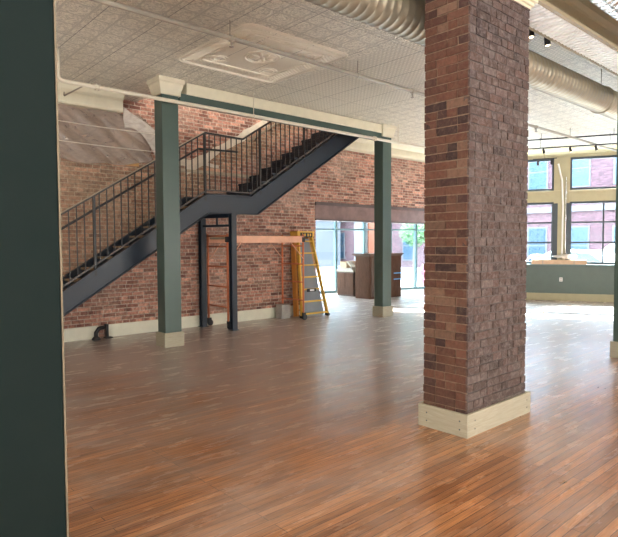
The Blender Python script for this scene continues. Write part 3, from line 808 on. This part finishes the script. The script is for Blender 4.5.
mb = MB(); fbox(mb, -.75, -.15, .34, .36, 3.86, 3.88); mb.build('bar', M['black'], t)
mb = MB(); mb.tube([fw(-.45, .35, 3.88), fw(-.45, .35, CEIL)], .006, 6); mb.build('stem', M['black'], t)
# conduits down the pilaster
t = thing('conduit', (15.1, 6.7, 1.0), 'pale bent electrical conduit running down the cream window pilaster', 'conduit')
mb = MB(); q = [fw(-.10, .10, 3.75), fw(-.06, .07, 3.55), fw(0, .06, 3.3), fw(.03, .06, 2.6), fw(.02, .06, 1.24)]; mb.tube(q, .022, 10); mb.build('pipe_run', M['white'], t)
mb = MB(); q = [fw(.10, .06, 3.4), fw(.10, .06, 1.24)]; mb.tube(q, .014, 10); mb.build('pipe_run', M['duct_silver'], t)

# ------------------------------------------------------------------ scaffold
sf = thing('rolling_scaffold', (6.7, 9.05, 0), 'faded orange rolling scaffold standing beside the brick wall under the stairs', 'scaffold')
SX0, SX1, SY0, SY1, SZ = 5.71, 7.58, 8.68, 9.37, 1.80
def sframe(x, ms):
    mb = MB()
    for y in (SY0, SY1): mb.tube([(x, y, .14), (x, y, SZ)], .021, 12)
    f = mb.build('end_frame', ms, sf)
    for z in (.42, .80, 1.18, 1.56, SZ-.04):
        r_ = MB(); r_.tube([(x, SY0, z), (x, SY1, z)], .014, 8); r_.build('rung', ms, f)
    for y in (SY0, SY1):
        c = MB(); c.lathe((x+.035, y-.016, .062), [(.028, 0), (.06, .004), (.062, .016), (.06, .028), (.028, .032)], 18, 'y'); w = c.build('caster', M['rubber'], sf)
        k = MB(); k.box(x-.02, x+.05, y-.024, y-.018, .05, .15); k.box(x-.02, x+.05, y+.018, y+.024, .05, .15); k.box(x-.022, x+.05, y-.024, y+.024, .14, .16); k.build('fork', M['rail'], w)
sframe(SX0, M['orange_steel']); sframe(SX1, M['orange_steel'])
for y in (SY0, SY1):
    mb = MB(); mb.box(SX0, SX1, y-.015, y+.015, 1.63, 1.76); mb.build('side_rail', M['pink_steel'], sf)
    mb = MB(); mb.tube([(SX0+.02, y-.02, 1.30), (SX0+.30, y-.02, 1.64)], .010, 8); mb.tube([(SX1-.02, y-.02, 1.30), (SX1-.36, y-.02, 1.64)], .010, 8); mb.build('brace', M['pink_steel'], sf)
mb = MB(); mb.box(SX0+.03, SX1-.03, SY0+.02, SY1-.02, 1.70, 1.735); mb.build('platform', M['raw_trim'], sf)
for x_ in (SX0, SX1):
    mb = MB(); mb.box(x_-.04, x_+.03, SY0-.03, SY0+.02, 1.64, 1.74); mb.build('lock_bracket', M['black'], sf)

# ------------------------------------------------------------------ step ladder
ld = thing('step_ladder', (8.1, 9.1, 0), 'yellow and orange step ladder with black top label, leaning at the brick wall end', 'ladder')
LZ = 1.88
bl, br_, tl, tr_ = V((7.76, 8.93, 0)), V((8.51, 8.93, 0)), V((7.90, 9.22, LZ-.1)), V((8.29, 9.22, LZ-.1))
for a, b_ in ((bl, tl), (br_, tr_)):
    mb = MB(); mb.bar(a+V((0, 0, .03)), b_, .035, .075, up=(0, 1, 0)); mb.build('front_rail', M['yellow'], ld)
for i in range(7):
    f_ = .045 + i*.148; a = bl.lerp(tl, f_); b_ = br_.lerp(tr_, f_)
    mb = MB(); mb.box(a.x, b_.x, a.y-.035, a.y+.045, a.z-.014, a.z+.014); mb.build('step', M['yellow'], ld)
for xa, xb in ((7.76, 7.885), (8.50, 8.28)):
    mb = MB(); mb.bar((xa, 9.125, .02), (xb, 9.36, LZ-.12), .05, .13, up=(0, 1, 0)); mb.build('rear_rail', M['ladder_orange'], ld)
for i in range(6):
    f_ = .08+i*.165; mb = MB(); y_ = 9.17+.22*f_; mb.box(7.77+.125*f_, 8.49-.22*f_, y_-.012, y_+.012, (LZ-.1)*f_-.012, (LZ-.1)*f_+.012)
    mb.build('rear_brace', M['ladder_orange'], ld)
mb = MB(); mb.box(7.85, 8.33, 9.17, 9.42, LZ-.12, LZ-.02); mb.box(7.84, 8.34, 9.16, 9.43, LZ-.04, LZ); top_ = mb.build('top_cap', M['yellow'], ld, bevel=.006)
mb = MB(); mb.box(7.92, 8.27, 9.150, 9.160, LZ-.135, LZ-.03); lb = mb.build('label', M['black'], top_)
mb = MB()
for x in (7.96, 8.03, 8.12, 8.19): mb.box(x, x+.035, 9.147, 9.150, LZ-.11, LZ-.05)
mb.build('lettering', M['yellow'], lb)
mb = MB(); mb.bar(bl.lerp(tl, .33)+V((.14, -.05, 0)), bl.lerp(tl, .33)+V((.40, -.05, 0)), .012, .07); st_ = mb.build('side_label', M['black'], ld)
mb = MB(); p = bl.lerp(tl, .33); mb.box(p.x+.22, p.x+.34, p.y-.060, p.y-.057, p.z-.02, p.z+.02); mb.build('lettering', M['white'], st_)
for p in (bl, br_):
    mb = MB(); mb.box(p.x-.03, p.x+.03, p.y-.05, p.y+.05, 0, .05); mb.build('foot', M['rubber'], ld)
# grey panel standing inside the ladder
pn = MB()
a0, a1, b0, b1 = V((7.79, 9.00, .02)), V((8.47, 9.00, .02)), V((7.925, 9.275, 1.72)), V((8.265, 9.275, 1.72))
q = V((0, .012, 0)); pn.add([a0, a1, b1, b0, a0+q, a1+q, b1+q, b0+q], [(0, 1, 2, 3), (7, 6, 5, 4), (0, 4, 5, 1), (3, 2, 6, 7), (0, 3, 7, 4), (1, 5, 6, 2)])
pn.add([V(v_)+V((0, -.003, 0)) for v_ in (a0.lerp(a1, .46), a0.lerp(a1, .49), b0.lerp(b1, .49), b0.lerp(b1, .46))], [(0, 1, 2, 3)])
tag(pn.build('grey_panel', M['grey_panel']), 'tall grey metal panel leaning behind the yellow ladder rungs', 'panel')
mb = MB(); mb.box(7.36, 7.60, 9.13, 9.34, 0, .30); tag(mb.build('concrete_block', M['concrete'], bevel=.01), 'grey block on the floor between scaffold wheel and orange ladder', 'block')

# floor hose stub at baseboard
t = thing('hose_elbow', (3.62, 9.38, 0), 'short black hose elbow poking out of the baseboard by the brick wall', 'hose')
mb = MB(); mb.tube([(3.47, 9.30, .04), (3.475, 9.31, .12), (3.53, 9.33, .18), (3.60, 9.36, .185), (3.66, 9.41, .18)], .034, 12); mb.build('hose', M['black'], t)
mb = MB(); mb.lathe((3.47, 9.30, .0), [(.07, 0), (.07, .02), (.045, .05)], 16, 'z'); mb.build('collar', M['rubber'], t)
mb = MB(); mb.box(3.66, 3.70, 9.33, 9.42, 0, .24); mb.box(3.64, 3.76, 9.30, 9.42, 0, .02); mb.build('bracket', M['black'], t)

# ------------------------------------------------------------------ cabinets in the entry
cb = thing('wooden_cabinet', (12.4, 11.0, 0), 'tall brown wooden cabinet with blue tape near the glass entry, behind the green column', 'cabinet')
X0, X1, Y0, Y1, H_ = 11.82, 13.22, 10.62, 11.20, 1.27
mb = MB(); mb.box(X0, X1, Y0, Y1, .0, H_); mb.build('body', M['cab'], cb, bevel=.004)
mb = MB(); mb.box(X0-.09, X1+.03, Y0-.07, Y1+.06, H_, H_+.04); mb.box(X0-.05, X1, Y0-.04, Y1+.03, H_-.04, H_); mb.build('top_board', M['cab_pale'], cb, bevel=.004)
for z0, z1 in ((.06, .60), (.66, 1.2)):
    mb = MB(); mb.box(X0-.016, X0, Y0+.04, Y1-.04, z0, z1); mb.build('side_panel', M['cab'], cb, bevel=.004)
tag((lambda m: m.build('front_panel', M['cab_pale'], cb))(MB().box(X0+.04, X0+.62, Y0-.018, Y0, .06, 1.2)), 'paler front panel', None)
mb = MB(); mb.box(X0+.66, X1-.04, Y0-.018, Y0, .06, 1.2); mb.build('front_panel', M['cab'], cb)
for z in (.52, .70): 
    mb = MB(); mb.box(12.85, 13.18, Y0-.022, Y0-.018, z, z+.03); mb.build('blue_tape', M['blue_tape'], cb)
cs = thing('wooden_cabinet', (12.2, 11.8, 0), 'low brown two-door cabinet left of the tall cabinet, trays on top', 'cabinet')
X0, X1, Y0, Y1 = 12.08, 12.70, 11.52, 12.22
mb = MB(); mb.box(X0, X1, Y0, Y1, 0, .74); mb.build('body', M['cab_pale'], cs, bevel=.004)
for a, b_ in ((Y0+.01, (Y0+Y1)/2-.005), ((Y0+Y1)/2+.005, Y1-.01)):
    mb = MB(); mb.box(X0-.018, X0, a, b_, .05, .70); mb.build('door', M['cab'], cs, bevel=.004)
mb = MB(); mb.box(X0-.03, X1+.02, Y0-.02, Y1+.02, .74, .80); mb.build('counter', M['counter'], cs, bevel=.004)
R = random.Random(2)
labs = ['light wooden tray on the low cabinet, bottom of the pile', 'light open wooden box standing upon the tray on the low cabinet', 'slanted cream offcut leaning against the box on the low cabinet']
mb = MB(); mb.box(12.10, 12.6, 11.6, 12.16, .80, .86); tag(mb.build('wooden_tray', M['counter']), labs[0], 'tray')
mb = MB(); mb.box(12.12, 12.55, 11.86, 11.88, .86, 1.06); mb.box(12.12, 12.55, 12.12, 12.14, .86, 1.06); mb.box(12.12, 12.14, 11.88, 12.12, .86, 1.04); mb.box(12.53, 12.55, 11.88, 12.12, .86, 1.06); mb.box(12.14, 12.53, 11.88, 12.12, .86, .88)
tag(mb.build('wooden_box', M['cardboard']), labs[1], 'box')
mb = MB(); mb.bar((12.2, 11.64, .885), (12.2, 11.82, 1.05), .2, .03); tag(mb.build('wood_offcut', M['counter']), labs[2], 'offcut')
# arm / tap between cabinets
mb = MB(); mb.box(12.25, 12.31, 11.24, 11.52, .92, .97); mb.box(12.25, 12.31, 11.48, 11.54, .80, .97); tag(mb.build('metal_bracket', M['black']), 'small black bracket between the low and tall wooden cabinets', 'bracket')

# ------------------------------------------------------------------ sill clutter
mb = MB(); fbox(mb, -.38, 1.0, .05, .06, 1.0, 1.0)
t = thing('cardboard_box', fw(.2, -.1, 1.01), 'long flat cardboard box lying along the front window sill', 'box')
mb = MB(); fbox(mb, -.75, .62, -.02, .24, 1.01, 1.13); mb.build('carton', M['cardboard'], t, bevel=.004)
for s_ in (-.48, .30):
    mb = MB(); fbox(mb, s_, s_+.03, -.022, .242, 1.008, 1.132); mb.build('tape', M['counter'], t)
R = random.Random(8); mb = MB(); vs = []; nx, ny = 40, 10
for j in range(ny+1):
    for i in range(nx+1):
        s_ = -1.35+1.75*i/nx; n_ = .13*j/ny + .08
        base_ = 1.135 if s_ > -.78 else 1.135-.11*min(1, (-.78-s_)/.1)
        vs.append(fw(s_, n_, base_+.07+.06*math.sin(s_*9+j*.6)*math.sin(s_*4+1)+R.uniform(0, .03)))
mb.add(vs, [(j*(nx+1)+i, j*(nx+1)+i+1, (j+1)*(nx+1)+i+1, (j+1)*(nx+1)+i) for j in range(ny) for i in range(nx)], smooth=True)
o = mb.build('plastic_wrap', M['poly_clear']); so = o.modifiers.new('s', 'SOLIDIFY'); so.thickness = .002
tag(o, 'crumpled white plastic wrap heaped on the cardboard box at the window', 'plastic wrap')
t = thing('power_outlet', fw(.02, 0, .55), 'small white outlet on the grey-green wall below the front window', 'outlet')
mb = MB(); fbox(mb, -.03, .05, 0, .01, .53, .64); mb.build('cover_plate', M['white'], t)
mb = MB(); fbox(mb, -.005, .025, .01, .013, .55, .575); fbox(mb, -.005, .025, .01, .013, .595, .62); mb.build('socket', M['counter'], t)

# ------------------------------------------------------------------ outside
mb = MB(); mb.box(-10, 70, -40, 60, -.30, -.10); struct(mb.build('ground', M['conc_ground']))
mb = MB(); mb.box(21, 29, -40, 60, -.10, -.095); mb.box(-10, 21, 18, 26, -.10, -.095); struct(mb.build('road', M['asphalt']))
def building(x, y0, y1, h, label, axis, stripe_m, n0=2.4, pitch=2.3, w=1.15):
    b = thing('brick_building', ((x, (y0+y1)/2, -.1) if axis == 'x' else ((y0+y1)/2, x, -.1)), label, 'building')
    def bx(mb, d0, d1, a0, a1, z0, z1):
        if axis == 'x': mb.box(x+d0, x+d1, a0, a1, z0, z1)
        else: mb.box(a0, a1, x+d0, x+d1, z0, z1)
    mb = MB(); bx(mb, 0, 6, y0, y1, -.1, h); mb.build('wall', stripe_m, b)
    mb = MB(); bx(mb, -.15, .0, y0, y1, h-.5, h); bx(mb, -.08, 0, y0, y1, 3.3, 3.6); mb.build('cornice', M['far_stone'], b)
    a = y0+.8; cnt = 0
    rows = [z for z in (.4, 4.6, 8.2, 11.8) if z < h-2.5]
    while a < y1-w-.2 and cnt < 96:
        for z in rows:
            mb = MB(); bx(mb, -.05, -.0, a, a+w, z, z+2.1); f = mb.build('window_surround', M['far_stone'], b)
            mb = MB(); bx(mb, -.07, -.05, a+.08, a+w-.08, z+.08, z+1.0); bx(mb, -.07, -.05, a+.08, a+w-.08, z+1.08, z+2.02); mb.build('pane', M['far_window'], f); cnt += 1
        a += pitch
    return b
building(31, -14, 34, 9.6, 'pinkish red brick building with blue windows across the street, seen through front windows', 'x', M['pink_brick'])
building(30, -4, 30, 11, 'pale building with blue windows beyond the glass entry', 'y', M['far_stone'], pitch=2.9)
# orange pier outside the entry glass
t = thing('orange_pier', (14.9, 13.4, -.1), 'orange painted pier with cream edge outside the entry glass', 'pier')
mb = MB(); mb.box(14.62, 15.2, 13.2, 13.7, -.1, 3.2); mb.build('shaft', M['orange_brick'], t, bevel=.01)
mb = MB(); mb.box(14.40, 14.62, 13.25, 13.7, -.1, 3.2); mb.build('edge_trim', M['far_stone'], t)
# parked car
def car(cx_, cy_, label):
    c = thing('car', (cx_, cy_, -.1), label, 'car')
    # side profile along Y (front towards +Y), extruded over X
    g0 = -.1
    prof = [(-2.2, .35), (-2.25, .75), (-2.1, .98), (-1.5, 1.02), (-.9, 1.42), (.3, 1.47), (1.15, 1.03), (2.05, .85), (2.25, .6), (2.2, .32), (1.75, .28), (1.6, .6), (1.35, .68), (1.1, .6), (.95, .28), (-.95, .28), (-1.1, .6), (-1.35, .68), (-1.6, .6), (-1.75, .28)]
    mb = MB(); mb.prism_x([(cy_+a, g0+z) for a, z in prof], cx_-.85, cx_+.85); mb.build('body', M['car_white'], c, bevel=.06)
    mb = MB()
    for a, b_ in (((-1.28, 1.05), (-.86, 1.34)),):
        mb.prism_x([(cy_-1.30, g0+1.05), (cy_-.88, g0+1.35), (cy_-.15, g0+1.40), (cy_-.15, g0+1.05)], cx_-.856, cx_+.856)
        mb.prism_x([(cy_-.07, g0+1.05), (cy_-.07, g0+1.40), (cy_+.27, g0+1.40), (cy_+.95, g0+1.06)], cx_-.856, cx_+.856)
    mb.build('side_window', M['car_glass'], c)
    mb = MB(); mb.box(cx_-.86, cx_-.55, cy_-2.28, cy_-2.05, g0+.72, g0+.92); mb.box(cx_+.55, cx_+.86, cy_-2.28, cy_-2.05, g0+.72, g0+.92); mb.build('tail_light', M['red_lens'], c)
    for a in (-1.35, 1.35):
        for sx in (-1, 1):
            mb = MB(); mb.lathe((cx_+sx*.78-.1, cy_+a, g0+.33), [(.18, 0), (.32, .01), (.33, .1), (.32, .19), (.18, .2)], 24, 'x'); w = mb.build('wheel', M['rubber'], c)
            mb = MB(); mb.lathe((cx_+sx*.78-.105, cy_+a, g0+.33), [(.16, 0), (.2, .02), (.2, .19), (.16, .21)], 16, 'x'); mb.build('hubcap', M['duct_silver'], w)
    return c
car(18.9, 7.9, 'white car with red tail light parked outside the front windows')
# tree
tr = thing('street_tree', (22.5, 17.2, -.1), 'small bright green street tree outside the glass entry', 'tree')
mb = MB(); mb.tube([(22.5, 17.2, -.1), (22.5, 17.25, 1.2), (22.55, 17.2, 2.3)], [.09, .07, .05], 10); mb.tube([(22.5, 17.22, 1.3), (22.1, 17.1, 1.9)], [.05, .03], 8); mb.tube([(22.5, 17.22, 1.4), (22.95, 17.3, 2.0)], [.05, .03], 8); mb.build('trunk', M['bark'], tr)
R = random.Random(4); mb = MB()
for k in range(1500):
    a = R.uniform(0, 6.283); ph = math.acos(R.uniform(-1, 1)); r_ = R.random()**.4
    p = V((22.5+.8*r_*math.sin(ph)*math.cos(a), 17.2+.8*r_*math.sin(ph)*math.sin(a), 2.15+.75*r_*math.cos(ph)))
    e1 = V((R.uniform(-1, 1), R.uniform(-1, 1), R.uniform(-1, 1))).normalized(); e2 = e1.orthogonal().normalized(); L = R.uniform(.06, .11)
    mb.add([p-e1*L, p+e2*L*.5, p+e1*L, p-e2*L*.5], [(0, 1, 2, 3)])
mb.build('foliage', M['leaf'], tr)
# hydrant
hy = thing('fire_hydrant', (17.5, 13.0, -.1), 'faded red hydrant on the pavement outside the glass entry', 'hydrant')
mb = MB(); mb.lathe((17.5, 13.0, -.1), [(.16, 0), (.16, .05), (.10, .08), (.10, .6), (.14, .62), (.14, .66), (.11, .70), (.07, .80), (.03, .84), (.03, .9)], 18, 'z'); mb.build('barrel', M['hydrant'], hy)
mb = MB(); mb.lathe((17.5, 13.0, .36), [(.05, -.2), (.06, -.18), (.06, .18), (.05, .2)], 12, 'y'); mb.build('nozzle', M['hydrant'], hy)

# ------------------------------------------------------------------ lights
sun = bpy.data.lights.new('sun', 'SUN'); sun.energy = 36; sun.angle = .01; sun.color = (1, .95, .86)
so = bpy.data.objects.new('sun', sun); C.objects.link(so)
so.rotation_euler = V((-1, -.10, -.88)).to_track_quat('-Z', 'Y').to_euler()
def area(name, loc, dirv, sx, sy, e, col, portal=False, spread=180):
    l = bpy.data.lights.new(name, 'AREA'); l.shape = 'RECTANGLE'; l.size = sx; l.size_y = sy; l.energy = e; l.color = col
    l.spread = math.radians(spread)
    o = bpy.data.objects.new(name, l); C.objects.link(o); o.location = loc
    d = V(dirv).normalized(); up = V((0, 0, 1)) if abs(d.z) < .9 else V((0, 1, 0))
    zc = -d; xc = up.cross(zc).normalized(); yc = zc.cross(xc)
    o.rotation_euler = Matrix((xc, yc, zc)).transposed().to_euler()
    if portal: l.cycles.is_portal = True
    return o
mid = (S_BEG+S_END)/2
area('window_portal', fw(mid, -.3, 2.4), NI, S_END-S_BEG, 3.0, 1, (1, 1, 1), True)
pm = al(AL/2, .15, 1.25); area('entry_portal', pm, -an, AL, 2.4, 1, (1, 1, 1), True)
area('rear_fill_light', (-5.8, -1, 1.2), (1, 0, 3), 12, 2.2, 1500, (1, .98, .95))  # added fill tilted up at the ceiling; the back wall has no window
area('side_fill_light', (5, -7.8, 1.5), (0, 1, 1.5), 18, 2.6, 1450, (1, .99, .96))  # added fill by the right wall, brightens the ceiling; no window there
area('upper_floor_light', (5.5, 4.3, 6.0), (.1, 1, -.12), 7, 1.6, 230, (1, .93, .84))

w = bpy.data.worlds.new('World'); sc.world = w; w.use_nodes = True
nt = w.node_tree; bg = nt.nodes['Background']; bg.inputs[0].default_value = (.66, .83, 1, 1); bg.inputs[1].default_value = 18.0

# ------------------------------------------------------------------ camera
yaw, pit, rol = math.radians(48.27), math.radians(2.55), math.radians(-.29)
cam = bpy.data.cameras.new('camera'); co = bpy.data.objects.new('camera', cam); C.objects.link(co); sc.camera = co
Fv = V((math.cos(yaw)*math.cos(pit), math.sin(yaw)*math.cos(pit), -math.sin(pit)))
Rv = V((math.sin(yaw), -math.cos(yaw), 0)); Uv = Rv.cross(Fv)
R2 = Rv*math.cos(rol)+Uv*math.sin(rol); U2 = Uv*math.cos(rol)-Rv*math.sin(rol)
co.matrix_world = Matrix.Translation((0, 0, 1.6)) @ Matrix((R2, U2, -Fv)).transposed().to_4x4()
cam.sensor_fit = 'HORIZONTAL'; cam.sensor_width = 36; cam.lens = 36*551.43/618; cam.clip_start = .05; cam.clip_end = 300
sc.view_settings.view_transform = 'Standard'; sc.view_settings.look = 'None'; sc.view_settings.gamma = 1; sc.view_settings.use_curve_mapping = False
sc.view_settings.exposure = 1.0
